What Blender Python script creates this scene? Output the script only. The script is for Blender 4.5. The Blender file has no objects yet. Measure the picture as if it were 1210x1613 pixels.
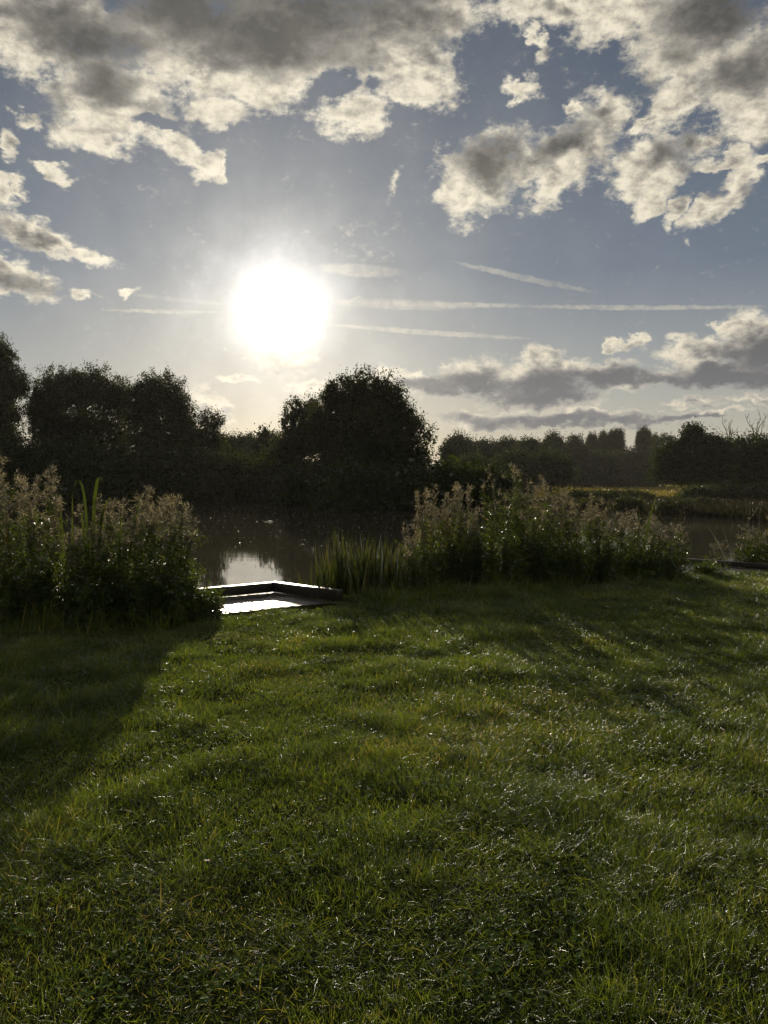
import bpy, math, random
import numpy as np

# ------------------------------------------------------------------ camera, sky, sun, exposure
SC = bpy.context.scene
COL = SC.collection
F = 1242.0                      # focal length in photo pixels (1210 x 1613)
CX, CY, HOR = 605.0, 806.5, 757.0
PITCH = math.atan((CY - HOR) / F)
CAMH = 1.6
SUN_EL, SUN_AZ = 12.0, -7.6     # degrees; azimuth measured from +Y towards +X


def pix_dir(px, py):
    """direction in the world seen at a photo pixel"""
    x, z, y = (px - CX) / F, -(py - CY) / F, 1.0
    c, s = math.cos(-PITCH), math.sin(-PITCH)
    y2, z2 = y * c - z * s, y * s + z * c
    n = math.sqrt(x * x + y2 * y2 + z2 * z2)
    return (x / n, y2 / n, z2 / n)


def pix_azel(px, py):
    d = pix_dir(px, py)
    return math.degrees(math.atan2(d[0], d[1])), math.degrees(math.asin(d[2]))


def at(px, py, Y):
    """world point seen at a photo pixel at distance Y along the view"""
    d = pix_dir(px, py)
    k = Y / d[1]
    return (d[0] * k, Y, CAMH + d[2] * k)


cam_d = bpy.data.cameras.new('camera')
cam = bpy.data.objects.new('camera', cam_d)
COL.objects.link(cam)
cam.location = (0, 0, CAMH)
cam.rotation_euler = (math.pi / 2 - PITCH, 0, 0)
cam_d.sensor_fit = 'VERTICAL'
cam_d.sensor_height = 36.0
cam_d.lens = 36.0 * F / 1613.0
cam_d.clip_start = 0.02
cam_d.clip_end = 8000
SC.camera = cam

SC.view_settings.view_transform = 'Standard'
SC.view_settings.look = 'None'
SC.view_settings.exposure = 0.0
SC.view_settings.gamma = 1.0
SC.view_settings.use_curve_mapping = False
SC.cycles.use_denoising = True

sun_d = bpy.data.lights.new('sun', 'SUN')
sun_d.energy = 5.0
sun_d.angle = math.radians(0.5)
sun_d.color = (1.0, 0.86, 0.66)
sun = bpy.data.objects.new('sun', sun_d)
COL.objects.link(sun)
sun.rotation_euler = (math.radians(90 - SUN_EL), 0, math.radians(180 - SUN_AZ))
sun.location = (0, 0, 30)

world = bpy.data.worlds.new('World')
SC.world = world
world.use_nodes = True
WT = world.node_tree
WT.nodes.clear()


class NT:
    """small helper for writing node trees"""
    def __init__(self, tree):
        self.t = tree

    def n(self, kind, **props):
        nd = self.t.nodes.new(kind)
        for k, v in props.items():
            setattr(nd, k, v)
        return nd

    def put(self, sock, v):
        if isinstance(v, bpy.types.NodeSocket):
            self.t.links.new(v, sock)
        else:
            sock.default_value = v

    def m(self, op, a, b=None, c=None, clamp=False):
        nd = self.n('ShaderNodeMath', operation=op, use_clamp=clamp)
        self.put(nd.inputs[0], a)
        if b is not None:
            self.put(nd.inputs[1], b)
        if c is not None:
            self.put(nd.inputs[2], c)
        return nd.outputs[0]

    def v(self, op, a, b=None, scale=None):
        nd = self.n('ShaderNodeVectorMath', operation=op)
        self.put(nd.inputs[0], a)
        if b is not None:
            self.put(nd.inputs[1], b)
        if scale is not None:
            self.put(nd.inputs['Scale'], scale)
        return nd.outputs['Value'] if op in ('DOT_PRODUCT', 'LENGTH') else nd.outputs[0]

    def ss(self, x, lo, hi, a=0.0, b=1.0):
        nd = self.n('ShaderNodeMapRange', interpolation_type='SMOOTHSTEP')
        self.put(nd.inputs['Value'], x)
        self.put(nd.inputs['From Min'], lo)
        self.put(nd.inputs['From Max'], hi)
        self.put(nd.inputs['To Min'], a)
        self.put(nd.inputs['To Max'], b)
        return nd.outputs[0]

    def mix(self, f, a, b, blend='MIX'):
        nd = self.n('ShaderNodeMix', data_type='RGBA', blend_type=blend)
        self.put(nd.inputs[0], f)
        self.put(nd.inputs[6], a)
        self.put(nd.inputs[7], b)
        return nd.outputs[2]

    def noise(self, vec, scale, detail=6, rough=0.55, dist=0.0, out=0, lac=2.0):
        nd = self.n('ShaderNodeTexNoise')
        if vec is not None:
            self.put(nd.inputs['Vector'], vec)
        nd.inputs['Scale'].default_value = scale
        nd.inputs['Detail'].default_value = detail
        nd.inputs['Roughness'].default_value = rough
        nd.inputs['Distortion'].default_value = dist
        nd.inputs['Lacunarity'].default_value = lac
        return nd.outputs[out]

    def ramp(self, x, stops):
        nd = self.n('ShaderNodeValToRGB')
        self.put(nd.inputs[0], x)
        e = nd.color_ramp.elements
        while len(e) > 1:
            e.remove(e[0])
        e[0].position, e[0].color = stops[0][0], (*stops[0][1], 1)
        for p, c in stops[1:]:
            q = e.new(p)
            q.color = (*c, 1)
        return nd.outputs[0]


def c4(r, g, b):
    return (r, g, b, 1.0)


W = NT(WT)
DIR = W.v('NORMALIZE', W.n('ShaderNodeTexCoord').outputs['Generated'])
sep = W.n('ShaderNodeSeparateXYZ')
W.put(sep.inputs[0], DIR)
DX, DY, DZ = sep.outputs
AZ = W.m('MULTIPLY', W.m('ARCTAN2', DX, DY), 57.29578)
EL = W.m('MULTIPLY', W.m('ARCSINE', DZ), 57.29578)
SE, SA = math.radians(SUN_EL), math.radians(SUN_AZ)
SDIR = (math.sin(SA) * math.cos(SE), math.cos(SA) * math.cos(SE), math.sin(SE))
THETA = W.m('MULTIPLY', W.m('ARCCOSINE', W.m('MINIMUM', W.v('DOT_PRODUCT', DIR, SDIR), 1.0)), 57.29578)

sky = W.n('ShaderNodeTexSky', sky_type='NISHITA', sun_disc=False)
sky.sun_elevation = SE
sky.sun_rotation = SA
sky.altitude = 0
sky.air_density, sky.dust_density, sky.ozone_density = 1.0, 1.2, 2.0
base = W.v('SCALE', sky.outputs[0], scale=0.05)
# thin evening cirrus veil greys the clear air
elN = W.m('DIVIDE', W.m('MAXIMUM', EL, 0.0), 90.0)
veil = W.ramp(elN, [(0.0, (.47, .43, .34)), (0.035, (.45, .435, .37)), (0.09, (.31, .33, .34)), (0.16, (.145, .182, .238)),
                    (0.27, (.092, .120, .168)), (0.36, (.066, .090, .135)), (1.0, (.045, .068, .115))])
clear = W.mix(0.88, base, veil)
# aureole of the low sun, uneven where thin cirrus scatters it
THETA = W.m('MULTIPLY', THETA, W.ss(W.noise(DIR, 11.0, 4, .6), .25, .75, .79, 1.17))
g1 = W.m('MULTIPLY', W.m('EXPONENT', W.m('DIVIDE', THETA, -9.0)), .30)
g3 = W.m('MULTIPLY', W.m('EXPONENT', W.m('DIVIDE', THETA, -4.0)), .30)
g2 = W.m('MULTIPLY', W.m('EXPONENT', W.m('DIVIDE', THETA, -1.4)), 3.9)
glow = W.v('SCALE', (1.0, .93, .76), scale=g1)
glow = W.v('ADD', glow, W.v('SCALE', (1.0, .97, .90), scale=W.m('ADD', g2, g3)))
clear = W.v('ADD', clear, glow)

# --- clouds: each bank is a set of ellipses of the sky (azimuth, elevation) broken up by noise
skyvec = W.n('ShaderNodeCombineXYZ')
W.put(skyvec.inputs[0], AZ)
W.put(skyvec.inputs[1], EL)
flat = W.v('MULTIPLY', DIR, (1.0, 1.0, 1.55))
warp1 = W.v('SUBTRACT', W.noise(flat, 9.0, 5, .6, out=1), (.5, .5, .5))
warp = W.v('MULTIPLY', warp1, (4.6, 4.0, 0.0))
warp2 = W.v('MULTIPLY', W.v('SUBTRACT', W.noise(flat, 38.0, 5, .6, out=1), (.5, .5, .5)), (2.4, 1.9, 0.0))
PLAIN = skyvec.outputs[0]
WARPED = W.v('ADD', W.v('ADD', PLAIN, warp), warp2)


def ell(px, py, rx, ry, rot=0.0, vec=None, gain=1.0, grow=1.58):
    """ellipse of sky centred on a photo pixel; rx, ry in photo pixels, rot counter-clockwise in degrees"""
    a, e = pix_azel(px, py)
    a2, e2 = pix_azel(px + 10, py)
    a3, e3 = pix_azel(px, py - 10)
    mp = W.n('ShaderNodeMapping', vector_type='TEXTURE')
    W.put(mp.inputs['Vector'], vec if vec is not None else WARPED)
    mp.inputs['Location'].default_value = (a, e, 0)
    mp.inputs['Rotation'].default_value = (0, 0, math.radians(rot))
    mp.inputs['Scale'].default_value = (rx * grow * (a2 - a) / 10, ry * grow * (e3 - e) / 10, 1)
    g = W.n('ShaderNodeTexGradient', gradient_type='SPHERICAL')
    W.t.links.new(mp.outputs[0], g.inputs[0])
    o = g.outputs['Fac']
    return W.m('MULTIPLY', o, gain) if gain != 1.0 else o


def union(items, vec=None, soft=0.14):
    acc = None
    for it in items:
        o = ell(*it[:5], vec=vec, gain=it[5] if len(it) > 5 else 1.0)
        if acc is None:
            acc = o
        else:
            acc = W.m('SMOOTH_MAX', acc, o, soft) if soft else W.m('MAXIMUM', acc, o)
    return acc


HIGH = [(90, 35, 150, 80, 0), (300, 70, 180, 90, 0), (480, 50, 170, 85, 0), (610, 60, 100, 85, 0), (662, 112, 62, 52, 0),
        (560, 182, 52, 32, 0), (190, 165, 95, 62, 0), (150, 212, 60, 26, 0), (285, 232, 46, 24, -35), (318, 258, 30, 18, -20),
        (350, 265, 10, 20, 0), (425, 130, 85, 42, 0), (45, 70, 60, 42, 0), (690, 20, 60, 50, 0), (340, 165, 50, 30, 0), (640, 150, 40, 26, 0),
        (860, 2, 120, 34, 0), (965, 12, 80, 40, 0), (1085, 55, 100, 82, 0), (1175, 130, 85, 95, 0), (1050, 165, 62, 36, 25),
        (1185, 205, 50, 34, 0), (1015, 195, 26, 18, 30)]
MID = [(768, 265, 72, 60, 10), (728, 305, 36, 42, 0), (905, 232, 78, 54, 45), (950, 170, 36, 34, 0), (885, 290, 66, 32, 20),
       (835, 265, 50, 30, 0), (890, 168, 14, 12, 0), (1035, 262, 60, 48, 20), (1090, 230, 24, 22, 0), (1015, 318, 36, 26, 40),
       (1125, 335, 55, 20, 20), (1168, 290, 26, 34, 0), (1140, 262, 42, 15, 0), (1070, 330, 34, 14, 40), (1195, 265, 14, 12, 0),
       (828, 140, 30, 17, 0), (42, 176, 22, 15, 0), (12, 222, 20, 26, 0), (80, 264, 26, 12, -20), (8, 305, 28, 26, 0), (36, 292, 18, 14, 0),
       (845, 58, 28, 9, -30, .6), (862, 92, 15, 17, 0, .6), (1085, 388, 11, 9, 0, .5), (350, 560, 4, 4, 0, .4), (618, 290, 12, 16, 0, .42),
       (60, 372, 75, 28, -10), (120, 392, 72, 16, -12), (35, 440, 66, 28, -12), (0, 425, 35, 25, 0), (130, 460, 22, 12, 0), (207, 467, 12, 12, 0)]
LOW = [(690, 612, 60, 17, 0), (745, 598, 48, 27, 0), (850, 590, 95, 30, 0), (850, 618, 80, 24, 0), (945, 586, 78, 19, 0), (1015, 598, 60, 14, 0),
       (845, 560, 25, 13, 0), (1110, 590, 70, 24, 0), (1100, 555, 46, 18, 0), (1180, 545, 52, 46, 0), (1190, 590, 60, 26, 0),
       (770, 665, 75, 12, 0), (870, 655, 120, 12, 0), (1000, 660, 110, 9, 0), (1100, 655, 80, 7, 0), (1095, 636, 38, 7, 0),
       (975, 545, 18, 9, 10), (1012, 537, 24, 9, 15), (645, 597, 45, 15, -8), (500, 607, 36, 13, 0), (442, 562, 46, 30, 0), (372, 605, 34, 9, 0),
       (325, 640, 30, 22, 0), (355, 662, 24, 14, 0), (1185, 630, 40, 10, 0), (1140, 520, 22, 9, 0)]
HOLES = [(528, 128, 32, 17, 25), (250, 196, 30, 12, 0), (240, 270, 30, 12, 0), (1105, 292, 32, 15, 20), (590, 118, 14, 20, 0)]
CORES = [(400, 15, 270, 80, 0), (430, 60, 150, 50, 0), (150, 60, 130, 50, 0, .85), (170, 135, 60, 34, 0, .8), (470, 70, 60, 34, 0, .8), (1110, 25, 115, 50, 0, .85), (1175, 105, 60, 46, 0, .65),
         (1060, 90, 50, 30, 0, .6),
         (765, 250, 60, 40, 0, .75), (880, 228, 56, 26, 40, .75), (1045, 245, 40, 22, 20, .5), (940, 170, 20, 14, 0, .5),
         (850, 612, 110, 24, 0), (735, 607, 70, 18, 0), (960, 590, 80, 15, 0), (1140, 598, 110, 26, 0), (1195, 560, 60, 34, 0),
         (860, 660, 200, 11, 0), (1080, 658, 80, 5, 0, .7), (32, 448, 60, 13, -8, .7), (30, 385, 50, 12, -8, .4), (650, 606, 30, 10, 0, .7),
         (760, 592, 24, 12, 0, .5)]

# step towards the sun: cloud that stands between a point of cloud and the sun shades it
tovec = W.v('NORMALIZE', W.v('SUBTRACT', (SUN_AZ, SUN_EL, 0.0), PLAIN))
tos = W.v('NORMALIZE', W.v('SUBTRACT', SDIR, DIR))
STEP = W.ss(EL, 6.0, 16.0, .9, 2.5)
side = W.ss(W.m('ABSOLUTE', AZ), 32.0, 50.0)
side = W.m('MAXIMUM', side, W.ss(EL, 35.0, 50.0))


def cover(vec, fl, fine):
    """signed cloud cover at a sky point; > .3 is cloud"""
    m1 = W.noise(fl, 15.0, 8 if fine else 4, .60)
    m2 = W.noise(fl, 44.0, 7 if fine else 3, .68)
    ch, cm, cl, ho = union(HIGH, vec), union(MID, vec), union(LOW, vec), union(HOLES, vec)
    wild = W.m('MULTIPLY', W.ss(W.noise(fl, 3.2, 4, .5), .42, .62, 0, .75), side)
    nh = W.m('MULTIPLY', W.m('SUBTRACT', m1, .5), 1.15)
    nl = W.m('MULTIPLY', W.m('SUBTRACT', m2, .5), 1.2)
    lump = W.m('ADD', nh, W.m('MULTIPLY', nl, .5))
    lump = W.m('MULTIPLY', lump, W.ss(ch, .42, .75, 1.0, .35))
    cw = W.m('MAXIMUM', ch, wild)
    rh = W.m('SUBTRACT', W.m('ADD', cw, W.m('MULTIPLY', lump, W.ss(cw, 0.0, .16))), W.m('MULTIPLY', W.m('MULTIPLY', ho, .75), W.m('ADD', .4, m2)))
    rm = W.m('ADD', cm, W.m('MULTIPLY', lump, W.ss(cm, 0.0, .25)))
    rm = W.m('SUBTRACT', rm, W.m('MULTIPLY', ho, .7))
    rl = W.m('ADD', cl, W.m('MULTIPLY', W.m('ADD', W.m('MULTIPLY', nh, .35), W.m('MULTIPLY', nl, .6)), W.ss(cl, 0.0, .2)))
    return W.m('MAXIMUM', W.m('MAXIMUM', rh, rm), rl)


raw = cover(WARPED, flat, True)
raw2 = cover(W.v('ADD', WARPED, W.v('SCALE', tovec, scale=STEP)), W.v('ADD', flat, W.v('SCALE', tos, scale=W.m('MULTIPLY', STEP, .0175))), False)
fray_ = W.m('SUBTRACT', W.noise(flat, 95.0, 7, .70), .5)
alpha = W.ss(W.m('ADD', raw, W.m('MULTIPLY', fray_, .72)), .14, .60)
thick = W.ss(W.m('ADD', raw, W.m('MULTIPLY', fray_, .3)), .34, 1.0)
block = W.ss(raw2, .22, .95)
core = W.ss(union(CORES, vec=W.v('ADD', PLAIN, W.v('SCALE', warp, scale=.7)), soft=.2), .05, .65)
lit_a = W.noise(flat, 34.0, 5, .58)
lit_b = W.noise(W.v('ADD', flat, W.v('SCALE', tos, scale=.011)), 34.0, 5, .58)
relief = W.m('SUBTRACT', lit_b, lit_a)
shade = W.m('ADD', W.m('MULTIPLY', core, .60), W.m('MULTIPLY', thick, .22))
shade = W.m('ADD', shade, W.m('MULTIPLY', block, .36))
shade = W.m('ADD', shade, W.m('MULTIPLY', relief, W.m('SUBTRACT', 1.5, W.m('MULTIPLY', core, 1.0))))
shade = W.m('ADD', shade, W.m('MULTIPLY', fray_, W.m('SUBTRACT', .35, W.m('MULTIPLY', core, .2))), clamp=True)
ccol = W.ramp(shade, [(0.0, (.88, .80, .63)), (.22, (.66, .60, .475)), (.48, (.36, .333, .285)), (.75, (.19, .18, .16)), (1.0, (.10, .096, .088))])
# low banks take a bluer grey and lighter shadows through the air in front of them
lowf = W.ss(EL, 4.0, 14.0, 1.0, 0.0)
lcol = W.ramp(shade, [(0.0, (.78, .70, .54)), (.3, (.52, .48, .41)), (.7, (.24, .235, .235)), (1.0, (.17, .172, .185))])
ccol = W.mix(lowf, ccol, lcol)
sunb = W.m('MULTIPLY', W.m('EXPONENT', W.m('DIVIDE', THETA, -5.0)), 1.3)
ccol = W.v('ADD', ccol, W.v('SCALE', (1.0, .92, .75), scale=sunb))
skyc = W.mix(W.m('MULTIPLY', alpha, .97), clear, ccol)

# vapour trails
TRAILS = [(500, 473, 850, 481, 4.0, .5), (800, 481, 1215, 482, 3.4, .46), (160, 488, 350, 492, 2.8, .52), (505, 510, 840, 533, 3.8, .58), (712, 412, 940, 461, 4.4, .38),
          (495, 421, 645, 430, 9.0, .42), (200, 463, 360, 480, 3.0, .24), (500, 474, 760, 482, 7.5, .32)]


def trail(x1, y1, x2, y2, w, gain):
    """vapour trail between two sky points, w = half width in photo pixels"""
    a1, e1 = pix_azel(x1, y1)
    a2, e2 = pix_azel(x2, y2)
    mp = W.n('ShaderNodeMapping', vector_type='TEXTURE')
    W.put(mp.inputs['Vector'], tv)
    mp.inputs['Location'].default_value = ((a1 + a2) / 2, (e1 + e2) / 2, 0)
    mp.inputs['Rotation'].default_value = (0, 0, math.atan2(e2 - e1, a2 - a1))
    mp.inputs['Scale'].default_value = (math.hypot(a2 - a1, e2 - e1) * .56, w * .046 * 1.25, 1)
    g = W.n('ShaderNodeTexGradient', gradient_type='SPHERICAL')
    W.t.links.new(mp.outputs[0], g.inputs[0])
    return W.m('MULTIPLY', W.ss(g.outputs['Fac'], 0.0, .45), gain)


tv = W.v('ADD', PLAIN, W.v('MULTIPLY', W.v('SUBTRACT', W.noise(DIR, 110.0, 5, .7, out=1), (.5, .5, .5)), (.6, .36, 0)))
tr = None
for t in TRAILS:
    o = trail(*t)
    tr = o if tr is None else W.m('MAXIMUM', tr, o)
tr = W.m('MULTIPLY', tr, W.ss(W.noise(DIR, 70.0, 6, .7), .32, .62, .35, 1.12))
tr = W.m('MULTIPLY', tr, W.ss(W.noise(DIR, 12.0, 3, .6), .3, .6, .6, 1.1))
tcol = W.v('ADD', (.62, .57, .47), W.v('SCALE', (1.0, .92, .75), scale=sunb))
skyc = W.mix(tr, skyc, tcol)
bg = W.n('ShaderNodeBackground')
W.put(bg.inputs[0], skyc)
bg.inputs[1].default_value = 1.0
wo = W.n('ShaderNodeOutputWorld')
W.t.links.new(bg.outputs[0], wo.inputs[0])
world.cycles.sampling_method = 'MANUAL'
world.cycles.sample_map_resolution = 1024

# ------------------------------------------------------------------ helpers
R = np.random.default_rng(11)
random.seed(4)


def tag(o, label=None, cat=None, group=None, kind=None):
    if label:
        o['label'] = label
    if cat:
        o['category'] = cat
    if group:
        o['group'] = group
    if kind:
        o['kind'] = kind
    return o


def thing(name, label, cat, loc, group=None):
    o = bpy.data.objects.new(name, None)
    o.empty_display_size = 0.2
    COL.objects.link(o)
    o.location = loc
    return tag(o, label, cat, group)


def mesh_obj(name, V, quads, tris, mat, parent=None, origin=(0, 0, 0), attrs=None, smooth=True):
    """V (n,3) world points; the object's origin is put at `origin`"""
    V = np.asarray(V, dtype=np.float32) - np.asarray(origin, dtype=np.float32)
    me = bpy.data.meshes.new(name)
    nq = 0 if quads is None else len(quads)
    nt = 0 if tris is None else len(tris)
    loops = []
    if nq:
        loops.append(np.asarray(quads, dtype=np.int32).ravel())
    if nt:
        loops.append(np.asarray(tris, dtype=np.int32).ravel())
    loops = np.concatenate(loops)
    me.vertices.add(len(V))
    me.vertices.foreach_set('co', V.ravel())
    me.loops.add(len(loops))
    me.loops.foreach_set('vertex_index', loops)
    me.polygons.add(nq + nt)
    starts = np.concatenate([np.arange(nq) * 4, nq * 4 + np.arange(nt) * 3]).astype(np.int32)
    me.polygons.foreach_set('loop_start', starts)
    me.update(calc_edges=True)
    if smooth:
        me.polygons.foreach_set('use_smooth', np.ones(nq + nt, dtype=bool))
    for k, a in (attrs or {}).items():
        at_ = me.attributes.new(k, 'FLOAT', 'POINT')
        at_.data.foreach_set('value', np.asarray(a, dtype=np.float32))
    me.materials.append(mat)
    o = bpy.data.objects.new(name, me)
    COL.objects.link(o)
    if parent:
        o.parent = parent
        o.location = np.asarray(origin) - np.asarray(parent.location)
    else:
        o.location = origin
    return o


def unit(a):
    return a / np.maximum(np.linalg.norm(a, axis=-1, keepdims=True), 1e-9)


def rand_dirs(n, zlo=-1.0, zhi=1.0):
    z = R.uniform(zlo, zhi, n)
    a = R.uniform(0, 2 * math.pi, n)
    r = np.sqrt(np.maximum(0, 1 - z * z))
    return np.stack([r * np.cos(a), r * np.sin(a), z], 1)


def blades(P, D, L, Wd, B, S, prof):
    """strips: base points P, start directions D, lengths L, widths Wd, bend vectors B, side vectors S; prof = width profile, last 0"""
    n, k = len(P), len(prof)
    L = np.broadcast_to(L, (n,)).astype(float)
    Wd = np.broadcast_to(Wd, (n,)).astype(float)
    vs = []
    for i, w in enumerate(prof):
        t = i / (k - 1)
        c = P + D * (L * t)[:, None] + B * (L * t * t)[:, None]
        if i < k - 1:
            off = S * (Wd * w * .5)[:, None]
            vs += [c - off, c + off]
        else:
            vs.append(c)
    V = np.stack(vs, 1)                      # n, 2k-1, 3
    m = 2 * k - 1
    base = (np.arange(n) * m)[:, None, None]
    q = np.array([[2 * i, 2 * i + 1, 2 * i + 3, 2 * i + 2] for i in range(k - 2)])
    quads = (base + q[None]).reshape(-1, 4) if k > 2 else None
    tr = np.array([[2 * k - 4, 2 * k - 3, 2 * k - 2]])
    tris = (base + tr[None]).reshape(-1, 3)
    tt = np.repeat(np.arange(k) / (k - 1), 2)[:m]
    rnd = np.repeat(R.random(n), m)
    return V.reshape(-1, 3), quads, tris, rnd, np.tile(tt, n)


def blade_obj(name, sets, mat, parent=None, origin=(0, 0, 0)):
    Vs, Q, T, A, H, off = [], [], [], [], [], 0
    for V, q, t, a, h in sets:
        Vs.append(V)
        if q is not None and len(q):
            Q.append(q + off)
        if t is not None and len(t):
            T.append(t + off)
        A.append(a)
        H.append(h)
        off += len(V)
    return mesh_obj(name, np.concatenate(Vs), np.concatenate(Q) if Q else None, np.concatenate(T) if T else None, mat, parent, origin,
                    {'rnd': np.concatenate(A), 'along': np.concatenate(H)})


def tube(path, radii, sides=6):
    """tapered tube through points -> V, quads"""
    path = np.asarray(path, float)
    n = len(path)
    tan = unit(np.gradient(path, axis=0))
    ref = np.array([0.31, 0.2, 0.93]) if abs(tan[0][2]) < .9 else np.array([1.0, 0.1, 0])
    s = unit(np.cross(tan, ref))
    u = np.cross(s, tan)
    a = np.arange(sides) / sides * 2 * math.pi
    V = path[:, None, :] + (s[:, None, :] * np.cos(a)[None, :, None] + u[:, None, :] * np.sin(a)[None, :, None]) * np.asarray(radii)[:, None, None]
    q = []
    for i in range(n - 1):
        for j in range(sides):
            j2 = (j + 1) % sides
            q.append([i * sides + j, i * sides + j2, (i + 1) * sides + j2, (i + 1) * sides + j])
    return V.reshape(-1, 3), np.array(q)


def tubes_obj(name, tubes, mat, parent=None, origin=(0, 0, 0)):
    Vs, Q, off = [], [], 0
    for V, q in tubes:
        Vs.append(V)
        Q.append(q + off)
        off += len(V)
    return mesh_obj(name, np.concatenate(Vs), np.concatenate(Q), None, mat, parent, origin)


def boxes_obj(name, boxes, mat, parent=None, origin=(0, 0, 0), bevel=0.0):
    """boxes: lists of 8 corners (bottom 4 then top 4, same winding)"""
    V = np.array(boxes, float).reshape(-1, 3)
    f = np.array([[0, 3, 2, 1], [4, 5, 6, 7], [0, 1, 5, 4], [1, 2, 6, 5], [2, 3, 7, 6], [3, 0, 4, 7]])
    Q = np.concatenate([f + 8 * i for i in range(len(boxes))])
    o = mesh_obj(name, V, Q, None, mat, parent, origin, smooth=False)
    if bevel:
        b = o.modifiers.new('bevel', 'BEVEL')
        b.width = bevel
        b.segments = 2
    return o


# smooth value noise in the plane
_T = np.random.default_rng(5).random((256, 256))


def vnoise(x, y):
    xi, yi = np.floor(x).astype(int), np.floor(y).astype(int)
    fx, fy = x - xi, y - yi
    fx, fy = fx * fx * (3 - 2 * fx), fy * fy * (3 - 2 * fy)
    g = lambda a, b: _T[a % 256, b % 256]
    return (g(xi, yi) * (1 - fx) + g(xi + 1, yi) * fx) * (1 - fy) + (g(xi, yi + 1) * (1 - fx) + g(xi + 1, yi + 1) * fx) * fy


def fbm(x, y, o=4):
    s, a, t = 0, 1.0, 0
    for i in range(o):
        s = s + a * vnoise(x * 2 ** i + 17.3 * i, y * 2 ** i + 9.1 * i)
        t += a
        a *= .5
    return s / t


def sstep(x, a, b):
    t = np.clip((x - a) / (b - a), 0, 1)
    return t * t * (3 - 2 * t)


# ------------------------------------------------------------------ materials
def mat_new(name):
    m = bpy.data.materials.new(name)
    m.use_nodes = True
    m.node_tree.nodes.clear()
    h = NT(m.node_tree)
    out = h.n('ShaderNodeOutputMaterial')
    return m, h, out


def leaf_mat(name, stops, trans=.45, tcol=(1.5, 1.5, .7), rough=.4, spec=.35, tipcol=None, sparkle=False):
    """a leaf: diffuse front, light through the blade, waxy gloss"""
    m, h, out = mat_new(name)
    rnd = h.n('ShaderNodeAttribute', attribute_name='rnd').outputs['Fac']
    col = h.ramp(rnd, stops)
    big = h.noise(h.n('ShaderNodeTexCoord').outputs['Object'], 1.7, 2, .5)
    col = h.mix(1.0, col, h.mix(h.ss(big, .3, .7), c4(.72, .74, .7), c4(1.25, 1.2, 1.0)), 'MULTIPLY')
    if tipcol:
        al = h.n('ShaderNodeAttribute', attribute_name='along').outputs['Fac']
        col = h.mix(h.ss(al, .55, 1.0, 0, .6), col, c4(*tipcol))
    d = h.n('ShaderNodeBsdfDiffuse')
    h.put(d.inputs[0], col)
    t = h.n('ShaderNodeBsdfTranslucent')
    h.put(t.inputs[0], h.mix(1.0, col, c4(*tcol), 'MULTIPLY'))
    mx = h.n('ShaderNodeMixShader')
    mx.inputs[0].default_value = trans
    h.t.links.new(d.outputs[0], mx.inputs[1])
    h.t.links.new(t.outputs[0], mx.inputs[2])
    g = h.n('ShaderNodeBsdfGlossy')
    g.inputs['Color'].default_value = (.9, .92, 1, 1)
    g.inputs['Roughness'].default_value = rough
    if sparkle:      # drops and ribs break the shine of a wet blade into points
        b = h.n('ShaderNodeBump')
        b.inputs['Strength'].default_value = 1.0
        b.inputs['Distance'].default_value = .0022
        h.put(b.inputs['Height'], h.noise(h.n('ShaderNodeTexCoord').outputs['Object'], 330, 2, .6))
        h.t.links.new(b.outputs[0], g.inputs['Normal'])
    fr = h.n('ShaderNodeFresnel')
    fr.inputs[0].default_value = 1.42
    f = h.m('MULTIPLY', fr.outputs[0], spec)
    m2 = h.n('ShaderNodeMixShader')
    h.put(m2.inputs[0], f)
    h.t.links.new(mx.outputs[0], m2.inputs[1])
    h.t.links.new(g.outputs[0], m2.inputs[2])
    h.t.links.new(m2.outputs[0], out.inputs[0])
    return m


def pbr(name, col_fn, rough=.7, bump=None, spec=.5, rough_fn=None):
    m, h, out = mat_new(name)
    p = h.n('ShaderNodeBsdfPrincipled')
    h.put(p.inputs['Base Color'], col_fn(h))
    if rough_fn:
        h.put(p.inputs['Roughness'], rough_fn(h))
    else:
        p.inputs['Roughness'].default_value = rough
    p.inputs['Specular IOR Level'].default_value = spec
    if bump:
        b = h.n('ShaderNodeBump')
        b.inputs['Strength'].default_value = bump[0]
        b.inputs['Distance'].default_value = bump[1]
        h.put(b.inputs['Height'], bump[2](h))
        h.t.links.new(b.outputs[0], p.inputs['Normal'])
    h.t.links.new(p.outputs[0], out.inputs[0])
    return m


def obco(h):
    return h.n('ShaderNodeTexCoord').outputs['Object']


M_GRASS = leaf_mat('grass_blades', [(0, (.045, .078, .016)), (.45, (.078, .115, .025)), (.8, (.125, .155, .036)), (.93, (.20, .19, .065)), (1, (.34, .27, .14))],
                   trans=.5, tcol=(1.85, 1.75, .6), rough=.26, spec=.12, sparkle=True)
M_LEAF = leaf_mat('herb_leaves', [(0, (.030, .055, .014)), (.6, (.05, .085, .02)), (1, (.10, .12, .03))], trans=.5, tcol=(1.8, 1.6, .6), rough=.38, spec=.13)
M_LEAFY = leaf_mat('yellowing_leaves', [(0, (.06, .075, .018)), (.5, (.12, .12, .03)), (.85, (.20, .15, .05)), (1, (.24, .12, .05))], trans=.5, tcol=(1.6, 1.5, .7), rough=.4, spec=.13)
M_FLUFF = leaf_mat('seed_fluff', [(0, (.055, .058, .034)), (.5, (.135, .122, .078)), (1, (.37, .325, .25))], trans=.5, tcol=(1.25, 1.25, 1.15), rough=.6, spec=.15)
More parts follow.
